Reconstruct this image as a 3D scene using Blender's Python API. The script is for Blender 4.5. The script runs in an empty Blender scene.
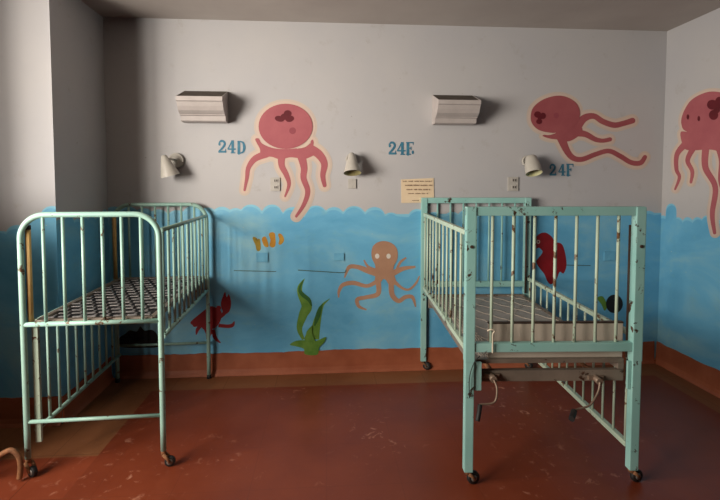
import bpy, bmesh, math, random
from mathutils import Vector, Matrix

C = bpy.context.scene.collection
S = bpy.context.scene
PI = math.pi

# ------------------------------------------------------------------ camera
F, PITCH, YAW, H, CY, CX = 468.3, 0.0495, 0.0735, 1.437, 206.7, 360.0
_s, _c, _sp, _cp = math.sin(YAW), math.cos(YAW), math.sin(PITCH), math.cos(PITCH)
FWD = Vector((_s*_cp, _c*_cp, -_sp)); RGT = Vector((_c, -_s, 0)); UPV = RGT.cross(FWD)
cam = bpy.data.cameras.new('camera'); cam.sensor_width = 36; cam.sensor_fit = 'HORIZONTAL'
cam.lens = 36*F/720; cam.shift_y = -(250-CY)/720; cam.clip_start = .05
camo = bpy.data.objects.new('camera', cam); C.objects.link(camo)
m = Matrix((RGT, UPV, -FWD)).transposed().to_4x4(); m.translation = (0, 0, H)
camo.matrix_world = m
S.camera = camo

def ray(u, v): return FWD + RGT*((u-CX)/F) - UPV*((v-CY)/F)
def on_y(u, v, Y):
    d = ray(u, v); return Vector((0, 0, H)) + d*(Y/d.y)
def on_x(u, v, X):
    d = ray(u, v); return Vector((0, 0, H)) + d*(X/d.x)
def on_z(u, v, Z):
    d = ray(u, v); return Vector((0, 0, H)) + d*((Z-H)/d.z)

# ------------------------------------------------------------------ room numbers
D, XR, ZC, YP, XP = 3.52, 2.655, 2.62, 2.86, -1.575     # back wall, right wall, ceiling, pier front, pier side
XL, YB = -2.6, -4.2                                      # window wall, wall behind the viewer
ZB = .168

# ------------------------------------------------------------------ materials
def lin(c):
    f = lambda x: x/12.92 if x <= .04045 else ((x+.055)/1.055)**2.4
    return tuple(f(x/255) for x in c)+(1,)
def new_mat(name):
    mt = bpy.data.materials.new(name); mt.use_nodes = True
    nt = mt.node_tree; b = nt.nodes['Principled BSDF']
    return mt, nt, b
def ramp(nt, src, stops, interp='LINEAR'):
    r = nt.nodes.new('ShaderNodeValToRGB'); r.color_ramp.interpolation = interp
    e = r.color_ramp.elements
    while len(e) < len(stops): e.new(.5)
    for k, (p, c) in enumerate(stops): e[k].position = p; e[k].color = c
    nt.links.new(src, r.inputs[0]); return r
def noise(nt, scale, detail=4, rough=.55, co=None, dist=0):
    n = nt.nodes.new('ShaderNodeTexNoise'); n.inputs['Scale'].default_value = scale
    n.inputs['Detail'].default_value = detail; n.inputs['Roughness'].default_value = rough
    n.inputs['Distortion'].default_value = dist
    if co is not None: nt.links.new(co, n.inputs['Vector'])
    return n
def coords(nt, scale=(1, 1, 1), kind='Object'):
    t = nt.nodes.new('ShaderNodeTexCoord'); mp = nt.nodes.new('ShaderNodeMapping')
    mp.inputs['Scale'].default_value = scale
    nt.links.new(t.outputs[kind], mp.inputs[0]); return mp.outputs[0]
def mix(nt, fac, a, b):
    x = nt.nodes.new('ShaderNodeMixRGB')
    if isinstance(fac, (int, float)): x.inputs[0].default_value = fac
    else: nt.links.new(fac, x.inputs[0])
    for i, v in ((1, a), (2, b)):
        if isinstance(v, tuple): x.inputs[i].default_value = v
        else: nt.links.new(v, x.inputs[i])
    return x.outputs[0]
def bump(nt, b, h, strength=.2, dist=.005):
    bp = nt.nodes.new('ShaderNodeBump'); bp.inputs['Strength'].default_value = strength
    bp.inputs['Distance'].default_value = dist
    nt.links.new(h, bp.inputs['Height']); nt.links.new(bp.outputs[0], b.inputs['Normal'])

def mottled(name, base, alt, scale=3, rough=.6, fine=0, bumpy=.1, lo=.35, hi=.65, metallic=0, spec=.5, stretch=(1,1,1)):
    mt, nt, b = new_mat(name); co = coords(nt, stretch)
    n = noise(nt, scale, 6, .6, co)
    col = ramp(nt, n.outputs[0], [(lo, lin(base)), (hi, lin(alt))]).outputs[0]
    nt.links.new(col, b.inputs['Base Color'])
    b.inputs['Roughness'].default_value = rough; b.inputs['Metallic'].default_value = metallic
    b.inputs['Specular IOR Level'].default_value = spec
    if bumpy:
        n2 = noise(nt, scale*12, 4, .6, co); bump(nt, b, n2.outputs[0], bumpy)
    return mt

def chipped(name, base, alt, rust=(96, 62, 40), amount=.62, scale=14, rough=.42):
    mt, nt, b = new_mat(name); co = coords(nt)
    n1 = noise(nt, 4, 5, .6, co)
    col = ramp(nt, n1.outputs[0], [(.35, lin(base)), (.65, lin(alt))]).outputs[0]
    n2 = noise(nt, scale, 8, .68, co, .4)
    f = ramp(nt, n2.outputs[0], [(amount, (0, 0, 0, 1)), (amount+.03, (1, 1, 1, 1))]).outputs[0]
    n3 = noise(nt, 60, 3, .5, co)
    rc = ramp(nt, n3.outputs[0], [(.3, lin(tuple(int(x*.5) for x in rust))), (.7, lin(rust))]).outputs[0]
    col = mix(nt, f, col, rc)
    nt.links.new(col, b.inputs['Base Color']); b.inputs['Roughness'].default_value = rough
    bump(nt, b, n2.outputs[0], .08)
    return mt

M = {}
def wall_mat():
    mt, nt, b = new_mat('wall_paint'); co = coords(nt)
    n = noise(nt, 1.1, 6, .6, co); n2 = noise(nt, 7, 8, .7, co)
    c1 = ramp(nt, n.outputs[0], [(.3, lin((194, 192, 195))), (.7, lin((204, 200, 199)))]).outputs[0]
    f = ramp(nt, n2.outputs[0], [(.60, (0, 0, 0, 1)), (.78, (1, 1, 1, 1))]).outputs[0]
    c = mix(nt, f, c1, lin((182, 176, 172)))
    # small chips
    n3 = noise(nt, 38, 3, .5, co)
    f3 = ramp(nt, n3.outputs[0], [(.775, (0, 0, 0, 1)), (.79, (1, 1, 1, 1))]).outputs[0]
    c = mix(nt, f3, c, lin((150, 140, 130)))
    nt.links.new(c, b.inputs['Base Color']); b.inputs['Roughness'].default_value = .7
    n4 = noise(nt, 24, 5, .6, co); bump(nt, b, n4.outputs[0], .06)
    return mt
def sea_mat(name, a, bcol, ccol):
    mt, nt, b = new_mat(name); co = coords(nt, (1.0, 1.0, 1.6))
    n = noise(nt, 1.6, 8, .62, co, .5)
    c1 = ramp(nt, n.outputs[0], [(.30, lin(a)), (.5, lin(bcol)), (.72, lin(ccol))]).outputs[0]
    n2 = noise(nt, 9, 6, .65, co)
    f = ramp(nt, n2.outputs[0], [(.56, (0, 0, 0, 1)), (.82, (.55, .55, .55, 1))]).outputs[0]
    c = mix(nt, f, c1, lin((140, 200, 214)))
    n3 = noise(nt, 34, 3, .5, co)
    f3 = ramp(nt, n3.outputs[0], [(.765, (0, 0, 0, 1)), (.78, (1, 1, 1, 1))]).outputs[0]
    c = mix(nt, f3, c, lin((205, 222, 224)))
    nt.links.new(c, b.inputs['Base Color']); b.inputs['Roughness'].default_value = .62
    n4 = noise(nt, 20, 5, .6, co); bump(nt, b, n4.outputs[0], .06)
    return mt
def floor_mat(name, a, bcol, wear, rough0, rough1, groove=.6):
    mt, nt, b = new_mat(name); co = coords(nt)
    n = noise(nt, 1.7, 7, .62, co)
    c1 = ramp(nt, n.outputs[0], [(.3, lin(a)), (.7, lin(bcol))]).outputs[0]
    # scuffed pale flecks, more of them in some places than others
    n2 = noise(nt, 16, 4, .6, co, .6); n3 = noise(nt, 1.1, 2, .5, co)
    mu = nt.nodes.new('ShaderNodeMath'); mu.operation = 'MULTIPLY'
    f2 = ramp(nt, n2.outputs[0], [(.60, (0, 0, 0, 1)), (.70, (1, 1, 1, 1))]).outputs[0]
    f3 = ramp(nt, n3.outputs[0], [(.47, (0, 0, 0, 1)), (.64, (.6, .6, .6, 1))]).outputs[0]
    nt.links.new(f2, mu.inputs[0]); nt.links.new(f3, mu.inputs[1])
    c = mix(nt, mu.outputs[0], c1, lin(wear))
    # tile joints
    br = nt.nodes.new('ShaderNodeTexBrick'); br.offset = 0
    br.inputs['Scale'].default_value = 1; br.inputs['Brick Width'].default_value = .36; br.inputs['Row Height'].default_value = .36
    br.inputs['Mortar Size'].default_value = .003; br.inputs['Mortar Smooth'].default_value = .4
    nt.links.new(co, br.inputs['Vector'])
    g = nt.nodes.new('ShaderNodeMath'); g.operation = 'MULTIPLY'; g.inputs[1].default_value = groove
    nt.links.new(br.outputs['Fac'], g.inputs[0])
    c = mix(nt, g.outputs[0], c, lin(tuple(int(x*.45) for x in a)))
    nt.links.new(c, b.inputs['Base Color'])
    r = nt.nodes.new('ShaderNodeMapRange'); r.inputs[3].default_value = rough0; r.inputs[4].default_value = rough1
    nt.links.new(n.outputs[0], r.inputs[0]); nt.links.new(r.outputs[0], b.inputs['Roughness'])
    n5 = noise(nt, 9, 5, .6, co); bump(nt, b, n5.outputs[0], .06)
    b.inputs['Specular IOR Level'].default_value = .35
    return mt

M['wall'] = wall_mat()
M['sea'] = sea_mat('sea_paint', (94, 176, 220), (118, 196, 234), (160, 214, 230))
M['foam'] = sea_mat('foam_paint', (130, 204, 238), (144, 212, 240), (164, 220, 236))
M['dim_wall'] = mottled('dim_wall_paint', (84, 78, 72), (98, 92, 84), 1.5, .8)  # unseen walls, darkened to cut bounced light
M['ceil'] = mottled('ceiling_paint', (190, 180, 174), (204, 195, 188), 1.2, .8)
M['red_floor'] = floor_mat('red_floor', (122, 53, 32), (146, 70, 44), (226, 160, 132), .24, .5, .12)
M['brown_floor'] = floor_mat('brown_floor', (136, 84, 54), (160, 104, 68), (170, 120, 84), .3, .5, .35)
M['front_floor'] = floor_mat('front_floor', (132, 58, 36), (156, 76, 48), (226, 160, 132), .3, .5, .45)
M['base'] = mottled('baseboard_paint', (164, 88, 58), (182, 104, 72), 5, .5, bumpy=.1)
M['aqua'] = chipped('aqua_enamel', (154, 208, 200), (172, 218, 210), amount=.60)
M['aqua_pale'] = chipped('pale_aqua_enamel', (206, 222, 198), (190, 212, 190), (140, 98, 62), amount=.595, scale=12)
M['mint'] = chipped('mint_enamel', (152, 192, 180), (170, 206, 190), (128, 86, 56), amount=.605)
M['grey_frame'] = chipped('dusty_frame_paint', (126, 112, 100), (150, 134, 120), (92, 60, 42), amount=.6)
M['beige'] = mottled('beige_sheet_metal', (228, 210, 192), (236, 220, 202), 6, .55)
M['rust'] = mottled('rusty_steel', (116, 76, 50), (172, 116, 76), 22, .75, bumpy=.3)
M['rod'] = mottled('lit_rust_rod', (206, 162, 96), (226, 184, 120), 14, .55)  # rust rod with the warm light on it put into its colour
M['dark_rod'] = mottled('dark_rod', (66, 50, 42), (88, 66, 54), 14, .55)
M['steel'] = mottled('dull_steel', (128, 106, 90), (160, 138, 120), 30, .5, metallic=.3)
M['rubber'] = mottled('black_rubber', (26, 24, 24), (44, 40, 38), 20, .6)
M['hub'] = mottled('wheel_hub', (130, 124, 116), (160, 152, 142), 30, .45, metallic=.4)
M['deck_dark'] = mottled('dark_sheet', (34, 31, 34), (46, 42, 44), 10, .8)
M['deck_grey'] = mottled('dusty_grey_cover', (164, 161, 157), (182, 175, 169), 8, .85)
M['link'] = mottled('link_metal', (128, 124, 124), (158, 152, 150), 30, .45, metallic=.2)
M['wire'] = mottled('spring_wire', (190, 176, 160), (210, 196, 180), 30, .5)
M['fixture'] = mottled('fixture_enamel', (186, 176, 172), (198, 188, 184), 8, .5)
M['fixture_top'] = mottled('fixture_dirt', (74, 64, 54), (96, 84, 72), 12, .8)
M['shade'] = mottled('lamp_enamel', (190, 184, 174), (204, 198, 188), 8, .45)
M['shade_in'] = mottled('lamp_inside', (150, 140, 96), (176, 166, 112), 20, .5)  # darker lining tone
M['shade_in_lit'] = mottled('lamp_inside_yellow', (226, 222, 168), (240, 236, 190), 20, .5)  # light inside the shade put into a paler yellow
M['plate'] = mottled('plate_plastic', (192, 186, 178), (204, 198, 190), 10, .5, bumpy=0)
M['plate_dark'] = mottled('socket_dark', (70, 64, 60), (84, 78, 72), 10, .6, bumpy=0)
M['plate_sea'] = mottled('plate_blue_paint', (112, 188, 226), (126, 200, 232), 10, .6)
M['pink'] = mottled('pink_paint', (176, 92, 100), (188, 104, 110), 5, .65)
M['pink_dark'] = mottled('dull_pink_paint', (160, 78, 84), (172, 90, 94), 5, .65)
M['pink_spot'] = mottled('spot_paint', (150, 68, 78), (158, 76, 86), 5, .65)
M['halo'] = mottled('peach_paint', (222, 196, 184), (226, 200, 180), 6, .65)
M['halo_faint'] = mottled('faint_peach_paint', (212, 194, 182), (216, 198, 182), 6, .65)
M['wine'] = mottled('wine_paint', (92, 12, 26), (108, 20, 34), 10, .6)
M['tan'] = mottled('tan_paint', (186, 140, 112), (198, 152, 122), 6, .65)
M['white'] = mottled('white_paint', (236, 226, 214), (244, 236, 226), 10, .6)
M['crab'] = mottled('red_paint', (134, 12, 22), (154, 20, 30), 8, .6)
M['green'] = mottled('leaf_green_paint', (92, 142, 50), (120, 162, 66), 14, .6)
M['green_dark'] = mottled('dark_green_paint', (42, 96, 44), (58, 112, 50), 14, .6)
M['yellow'] = mottled('orange_yellow_paint', (206, 132, 24), (214, 160, 48), 16, .6)
M['olive'] = mottled('olive_yellow_paint', (158, 140, 44), (190, 152, 44), 16, .6)
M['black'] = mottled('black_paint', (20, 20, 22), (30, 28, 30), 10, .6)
M['letters'] = mottled('blue_stencil_paint', (46, 112, 142), (74, 136, 160), 30, .6)
M['paper'] = mottled('cream_paper', (240, 214, 178), (246, 222, 188), 6, .7)
M['ink'] = mottled('brown_ink', (134, 98, 78), (150, 114, 90), 10, .7)
M['crack'] = mottled('crack_line', (70, 96, 100), (84, 108, 108), 10, .8)
M['cord'] = mottled('cloth_cord', (206, 192, 170), (222, 208, 186), 30, .8)

# ------------------------------------------------------------------ mesh helpers
class MB:
    def __init__(s): s.b = bmesh.new(); s.mi = 0
    def face(s, pts, mi=None):
        f = s.b.faces.new([s.b.verts.new(p) for p in pts]); f.material_index = s.mi if mi is None else mi; return f
    def box(s, c, size, rz=0, bev=0, mi=None):
        t = bmesh.new(); bmesh.ops.create_cube(t, size=1)
        for v in t.verts: v.co = Vector((v.co.x*size[0], v.co.y*size[1], v.co.z*size[2]))
        if bev: bmesh.ops.bevel(t, geom=t.edges[:], offset=bev, segments=2, affect='EDGES', profile=.7)
        bmesh.ops.rotate(t, verts=t.verts, cent=(0, 0, 0), matrix=Matrix.Rotation(rz, 3, 'Z'))
        bmesh.ops.translate(t, verts=t.verts, vec=c)
        s.add(t, mi); return s
    def add(s, t, mi=None):
        mp = {v: s.b.verts.new(v.co) for v in t.verts}
        for f in t.faces:
            try:
                nf = s.b.faces.new([mp[v] for v in f.verts]); nf.material_index = s.mi if mi is None else mi; nf.smooth = f.smooth
            except ValueError: pass
        t.free()
    def tube(s, pts, r, n=12, cap=True, mi=None):
        pts = [Vector(p) for p in pts]; N = len(pts)
        rr = r if isinstance(r, (list, tuple)) else [r]*N
        tang = []
        for i in range(N):
            a = pts[max(i-1, 0)]; c = pts[min(i+1, N-1)]; tang.append((c-a).normalized())
        up = Vector((0, 0, 1)) if abs(tang[0].z) < .9 else Vector((1, 0, 0))
        x = tang[0].cross(up).normalized(); rings = []
        for i in range(N):
            t = tang[i]; x = (x - t*x.dot(t)).normalized(); y = t.cross(x)
            rings.append([s.b.verts.new(pts[i]+(x*math.cos(2*PI*k/n)+y*math.sin(2*PI*k/n))*rr[i]) for k in range(n)])
        for i in range(N-1):
            for k in range(n):
                f = s.b.faces.new((rings[i][k], rings[i][(k+1) % n], rings[i+1][(k+1) % n], rings[i+1][k])); f.smooth = True
                f.material_index = s.mi if mi is None else mi
        if cap:
            for q in (rings[0][::-1], rings[-1]):
                f = s.b.faces.new(q); f.material_index = s.mi if mi is None else mi
        return s
    def lathe(s, prof, mtx, n=24, mi=None):      # prof: (radius, height) list, axis local z, moved by mtx
        rings = []
        for r, z in prof:
            if r < 1e-6: rings.append([s.b.verts.new(mtx @ Vector((0, 0, z)))]*n)
            else: rings.append([s.b.verts.new(mtx @ Vector((r*math.cos(2*PI*k/n), r*math.sin(2*PI*k/n), z))) for k in range(n)])
        for i in range(len(rings)-1):
            for k in range(n):
                vs = []
                for v in (rings[i][k], rings[i][(k+1) % n], rings[i+1][(k+1) % n], rings[i+1][k]):
                    if v not in vs: vs.append(v)
                if len(vs) > 2:
                    try:
                        f = s.b.faces.new(vs); f.smooth = True; f.material_index = s.mi if mi is None else mi
                    except ValueError: pass
        return s
    def build(s, name, mats, parent=None, off=None, recalc=True):
        if recalc: bmesh.ops.recalc_face_normals(s.b, faces=s.b.faces[:])
        if off is not None:
            for v in s.b.verts: v.co -= off
        me = bpy.data.meshes.new(name); s.b.to_mesh(me); s.b.free()
        for x in (mats if isinstance(mats, (list, tuple)) else [mats]): me.materials.append(x)
        o = bpy.data.objects.new(name, me); C.objects.link(o)
        if parent is not None: o.parent = parent
        return o

def tag(o, label, cat, group=None):
    o['label'] = label; o['category'] = cat
    if group: o['group'] = group
    return o
def thing(name, label, cat, loc, rz=0, group=None):
    o = bpy.data.objects.new(name, None); C.objects.link(o); o.empty_display_size = .1
    o.location = loc; o.rotation_euler = (0, 0, rz)
    return tag(o, label, cat, group)
def struct(o): o['kind'] = 'structure'; return o
def bez(p, n=10):
    """catmull-rom through points of any dimension"""
    P = [tuple(q) for q in p]; out = []
    P = [P[0]]+P+[P[-1]]
    for i in range(1, len(P)-2):
        for k in range(n):
            t = k/n
            out.append(tuple(.5*(2*b+(c-a)*t+(2*a-5*b+4*c-d)*t*t+(3*b-a-3*c+d)*t**3) for a, b, c, d in zip(P[i-1], P[i], P[i+1], P[i+2])))
    out.append(P[-2]); return out
def bez_closed(p, n=6):
    N = len(p); out = []
    for i in range(N):
        A, B, Cc, Dd = p[(i-1) % N], p[i], p[(i+1) % N], p[(i+2) % N]
        for k in range(n):
            t = k/n
            out.append(tuple(.5*(2*b+(c-a)*t+(2*a-5*b+4*c-d)*t*t+(3*b-a-3*c+d)*t**3) for a, b, c, d in zip(A, B, Cc, Dd)))
    return out

# ------------------------------------------------------------------ room shell
def scallop(list_xyz, valley, default_pitch=.135, seed=1):
    """wavy top of the painted sea: arcs of given (centre, top, half width); returns height(s)"""
    rnd = random.Random(seed)
    def f(s):
        z = valley(s)
        for c, top, hw in list_xyz:
            d = abs(s-c)/hw
            if d < 1: z = max(z, top-(1-math.sqrt(1-d*d))*hw*.95)
        return z
    return f
def wall_panel(name, origin, du, length, height, top, nrm, thick=.1, n=420):
    mb = MB(); o = Vector(origin); du = Vector(du); nrm = Vector(nrm)
    P = lambda s, z: o+du*s+Vector((0, 0, z))
    b = mb.b; cols = []
    for i in range(n+1):
        s = length*i/n
        if top:
            z1 = top(s); z2 = z1-.018-.006*math.sin(s*23+1.3)
        else: z1 = z2 = height*.5
        rel = nrm*(.002*abs(math.sin(s*7)) if s > 1.75 and nrm.x < 0 else 0)      # uneven plaster towards the far end
        cols.append([b.verts.new(P(s, z)+rel) for z in (0, z2, z1, height)])
    for i in range(n):
        for k, mi in ((0, 1), (1, 2), (2, 0)):
            if not top:
                if k == 1: continue
                mi = 0
            q = (cols[i][k], cols[i+1][k], cols[i+1][k+1], cols[i][k+1])
            f = b.faces.new(q); f.material_index = mi
    # wall body behind the painted face
    a0, a1 = o-nrm*.004+du*.008, o+du*(length-.008)-nrm*.004
    q = [a0, a1, a1-nrm*thick, a0-nrm*thick]
    up = Vector((0, 0, height))
    mb.face([p for p in q]); mb.face([p+up for p in q])
    for i in range(4): mb.face([q[i], q[(i+1) % 4], q[(i+1) % 4]+up, q[i]+up])
    return struct(mb.build(name, [M['wall'], M['sea'], M['foam']], recalc=False))

def sx(u): return on_y(u, 209, D).x-XP           # back wall distance from its left corner
def zy(u, v): return on_y(u, v, D).z
rnd = random.Random(4)
bk = [(235.5, 208, 8), (251, 204.5, 11), (272, 204.5, 10), (293, 207, 11), (316, 205.5, 11), (334, 207, 10), (354, 206, 12), (374.5, 207, 11),
      (391, 212.5, 9), (404, 215, 10), (417, 209, 9)]
x = 222
while x > 104:
    bk.append((x, 208+rnd.uniform(-2.5, 2.5), 10)); x -= rnd.uniform(14, 19)
x = 434
while x < 664:
    bk.append((x, 210+rnd.uniform(-2.5, 3), 10)); x += rnd.uniform(14, 19)
bk3 = [(sx(u), zy(u, v), w*3.52/F) for u, v, w in bk]
wall_back = wall_panel('wall_back', (XP, D, 0), (1, 0, 0), XR-XP, ZC, scallop(bk3, lambda s: 1.205), (0, -1, 0))
# right wall: runs from the back corner towards the viewer
rt = []
s = .02
for k in range(40):
    z = on_x(690, 217, XR).z + rnd.uniform(-.012, .022)
    if k == 1: z += .075
    rt.append((s, z, .055)); s += rnd.uniform(.075, .105)
wall_right = wall_panel('wall_right', (XR, D, 0), (0, -1, 0), D-1.6, ZC, scallop(rt, lambda s: on_x(690, 217, XR).z-.035), (-1, 0, 0), n=700)
# pier beside the alcove: front face and side face
pf = []
for u, v, w in ((52, 206, 11), (33, 217, 10), (17, 225, 11), (2, 231, 10), (-14, 234, 10), (-31, 232, 10), (-48, 235, 11), (-66, 234, 10)):
    p = on_y(u, v, YP); pf.append((p.x-XL, p.z, w*YP/F))
rest = lambda s: on_y(5, 238, YP).z if s > .1 else 1.1
wall_pier = wall_panel('wall_left_pier', (XL, YP, 0), (1, 0, 0), XP-XL, ZC, scallop(pf, lambda s: rest(s) if s < .9 else on_y(50, 214, YP).z), (0, -1, 0), n=300)
ps = []
s = .03
while s < D-YP:
    ps.append((s, 1.235+rnd.uniform(-.02, .02), .06)); s += rnd.uniform(.085, .11)
wall_side = wall_panel('wall_left_alcove', (XP, YP, 0), (0, 1, 0), D-YP, ZC, scallop(ps, lambda s: 1.20), (1, 0, 0), n=160)
# window wall (outside the frame, on the left): two openings that let the daylight in
WINS = [(-.6, 1.9, .95, 2.38)]
mb = MB()
ys = [YB, WINS[0][0], WINS[0][1], YP]
def yz_box(y0, y1, z0, z1): mb.box((XL-.06, (y0+y1)/2, (z0+z1)/2), (.12, y1-y0, z1-z0))
for i in range(3):
    if i == 1:
        w = WINS[0]; yz_box(w[0], w[1], 0, w[2]); yz_box(w[0], w[1], w[3], ZC)
    else: yz_box(ys[i], ys[i+1], 0, ZC)
struct(mb.build('wall_left', M['dim_wall']))
for k, w in enumerate(WINS):
    mb = MB(); t = .045
    for y in (w[0]+t/2, (w[0]+w[1])/2, w[1]-t/2): mb.box((XL-.06, y, (w[2]+w[3])/2), (.05, t, w[3]-w[2]))
    for z in (w[2]+t/2, w[3]-t/2): mb.box((XL-.06, (w[0]+w[1])/2, z), (.05, w[1]-w[0], t))
    struct(mb.build('window_%d' % (k+1), M['fixture']))
XF = 5.4                                                 # added dark space past the right wall, lets bounced light escape
struct(MB().box(((XL+XF)/2, YB-.06, ZC/2), (XF-XL, .12, ZC)).build('wall_rear', M['dim_wall']))
struct(MB().box((XF+.06, (YB+1.7)/2, ZC/2), (.12, 1.7-YB, ZC)).build('wall_added_far_right', M['dim_wall']))  # added far wall of the dark side space
struct(MB().box(((XR+.11+XF)/2, 1.66, ZC/2), (XF-XR-.11, .12, ZC)).build('wall_added_right_return', M['dim_wall']))  # added wall closing the dark side space
# unseen wall stub added to shade the left part of the pier
struct(MB().box((-2.345, 2.26, ZC/2), (.51, .13, ZC)).build('wall_shade_blocker', M['dim_wall']))
struct(MB().box(((XL+XF)/2, (YB+D)/2, ZC+.06), (XF-XL+.3, D-YB+.3, .12)).build('ceiling', M['ceil']))
struct(MB().box((-2.2, 2.25, .66), (.78, .11, 1.32), bev=.01).build('wall_low_shade_blocker', M['dim_wall']))  # unseen low wall added to shade the foot of the pier
# floor: red field, brown border along the walls, slightly lighter red tiles in front of the pier
mb = MB()
xb, yb, xr, yo = -1.205, D-.245, XR-.2, 2.5
def fl(x0, x1, y0, y1, mi): mb.face([(x0, y0, 0), (x1, y0, 0), (x1, y1, 0), (x0, y1, 0)], mi)
fl(xb, xr, YB, yb, 0); fl(XR, XF, YB, 1.6, 0); fl(xb, XR, yb, D, 1); fl(xr, XR, YB, yb, 1); fl(XL, xb, yo, D, 1); fl(XL, xb, YB, yo, 2)
mb.box(((XL+XF)/2, (YB+D)/2, -.064), (XF-XL+.3, D-YB+.3, .12), mi=0)
struct(mb.build('floor', [M['red_floor'], M['brown_floor'], M['front_floor']], recalc=False))
# baseboards with a slightly uneven painted top edge and a coved foot
def baseboard(name, a, b, nrm, seed):
    r = random.Random(seed); a = Vector(a); b = Vector(b); n = Vector(nrm); L = (b-a).length; N = max(8, int(L/.035))
    mb = MB(); prof = []; zz = 0
    for i in range(N+1):
        zz = .7*zz+r.uniform(-.004, .004); p = a.lerp(b, i/N)
        z = ZB+zz
        prof.append([mb.b.verts.new(q) for q in (p+Vector((0, 0, z)), p+n*.006+Vector((0, 0, z-.001)), p+n*.010+Vector((0, 0, .045)), p+n*.016+Vector((0, 0, .02)), p+n*.03+Vector((0, 0, .001)), p+Vector((0, 0, .001)))])
    for i in range(N):
        for k in range(6):
            f = mb.b.faces.new((prof[i][k], prof[i+1][k], prof[i+1][(k+1) % 6], prof[i][(k+1) % 6])); f.smooth = False
    for q in (prof[0], prof[-1][::-1]): mb.b.faces.new(q)
    return struct(mb.build(name, M['base']))
baseboard('baseboard_back', (XP+.03, D-.001, 0), (XR-.03, D-.001, 0), (0, -1, 0), 1)
baseboard('baseboard_right', (XR-.001, D-.001, 0), (XR-.001, 1.6, 0), (-1, 0, 0), 2)
baseboard('baseboard_left_pier', (XL, YP-.001, 0), (XP, YP-.001, 0), (0, -1, 0), 3)
baseboard('baseboard_left_alcove', (XP+.001, YP, 0), (XP+.001, D-.03, 0), (1, 0, 0), 4)

# ------------------------------------------------------------------ paintings on the wall
def back_map(u, v, off): p = on_y(u, v, D); p.y -= off; return p
def right_map(u, v, off): p = on_x(u, v, XR); p.x -= off; return p
class Paint:
    """shapes drawn on a wall face; every shape is slightly raised paint"""
    def __init__(s, fmap, ox, oy, sc): s.f = fmap; s.o = (ox, oy); s.sc = sc
    def uv(s, p): return (s.o[0]+p[0]/s.sc, s.o[1]+p[1]/s.sc)
    def outline(s, shp, grow):
        kind = shp[0]
        if kind == 'ell':
            _, c, rx, ry = shp[:4]; a = shp[4] if len(shp) > 4 else 0
            return [(c[0]+(rx+grow)*math.cos(t)*math.cos(a)-(ry+grow)*math.sin(t)*math.sin(a), c[1]+(rx+grow)*math.cos(t)*math.sin(a)+(ry+grow)*math.sin(t)*math.cos(a)) for t in [2*PI*k/40 for k in range(40)]]
        if kind in ('poly', 'hard'):
            pts = bez_closed(shp[1]) if kind == 'poly' else list(shp[1])
            if grow:
                A = sum(pts[i-1][0]*pts[i][1]-pts[i][0]*pts[i-1][1] for i in range(len(pts)))
                sg = 1 if A > 0 else -1; q = []
                for i in range(len(pts)):
                    a, b = pts[i-1], pts[(i+1) % len(pts)]; dx, dy = b[0]-a[0], b[1]-a[1]; l = math.hypot(dx, dy) or 1
                    q.append((pts[i][0]+sg*dy/l*grow, pts[i][1]-sg*dx/l*grow))
                pts = q
            return pts
    def strip(s, mb, shp, grow, off):
        p3 = bez([(a[0], a[1], w) for a, w in zip(shp[1], shp[2])], 8)
        N = len(p3); L, R = [], []
        for i in range(N):
            a, b = p3[max(i-1, 0)], p3[min(i+1, N-1)]; dx, dy = b[0]-a[0], b[1]-a[1]; l = math.hypot(dx, dy) or 1
            h = p3[i][2]/2+grow
            L.append((p3[i][0]-dy/l*h, p3[i][1]+dx/l*h)); R.append((p3[i][0]+dy/l*h, p3[i][1]-dx/l*h))
        a, b = p3[-2], p3[-1]; ang = math.atan2(b[1]-a[1], b[0]-a[0]); h = p3[-1][2]/2+grow
        cap = [(b[0]+h*math.cos(ang+PI/2-PI*k/8), b[1]+h*math.sin(ang+PI/2-PI*k/8)) for k in range(1, 8)]
        V = lambda p: mb.b.verts.new(s.f(*s.uv(p), off))
        lv = [V(p) for p in L]; rv = [V(p) for p in R]
        for i in range(N-1): mb.b.faces.new((lv[i], lv[i+1], rv[i+1], rv[i]))
        mb.b.faces.new([lv[-1]]+[V(p) for p in cap]+[rv[-1]])
    def part(s, name, mat, shapes, root, off, grow=0):
        mb = MB()
        for k, shp in enumerate(shapes):
            o = off+k*.0002
            if shp[0] == 'strip': s.strip(mb, shp, grow, o)
            else: mb.face([s.f(*s.uv(p), o) for p in s.outline(shp, grow)])
        return mb.build(name, mat, root, Vector(root.location), recalc=False)
def mural(name, label, cat, fmap, uv): return thing(name, label, cat, tuple(fmap(uv[0], uv[1], .0005)), 0, 'painted sea creatures on the walls')

# large pink octopus beside the number 24D
P = Paint(back_map, 235, 95, 3.85)
r = mural('octopus_mural', 'large pink octopus painted upright on the wall right of the number 24D, four dangling arms', 'mural', back_map, (286, 150))
skirt = ('poly', [(78, 172), (92, 168), (106, 188), (150, 205), (200, 208), (250, 203), (284, 188), (296, 172), (303, 180), (302, 205), (316, 222), (288, 240), (262, 246), (215, 240), (175, 248), (140, 238), (100, 236), (96, 208)])
arms = [('strip', [(125, 226), (78, 245), (52, 280), (46, 320), (37, 366)], [28, 24, 18, 14, 9]),
        ('strip', [(180, 235), (180, 272), (198, 308), (208, 345), (193, 390)], [30, 24, 20, 14, 7]),
        ('strip', [(255, 232), (266, 280), (264, 320), (280, 370), (266, 420), (236, 467)], [34, 26, 23, 20, 16, 10]),
        ('strip', [(292, 208), (324, 230), (344, 265), (338, 310), (345, 348)], [34, 32, 26, 20, 15])]
head = ('ell', (195, 121), 104, 87)
P.part('halo_edge', M['halo_faint'], [head, skirt]+arms, r, .0006, 18)
P.part('halo', M['halo'], [head, skirt]+arms, r, .0018, 10)
P.part('arms', M['pink'], [skirt]+arms, r, .0036)
P.part('head', M['pink'], [head], r, .0058)
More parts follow.
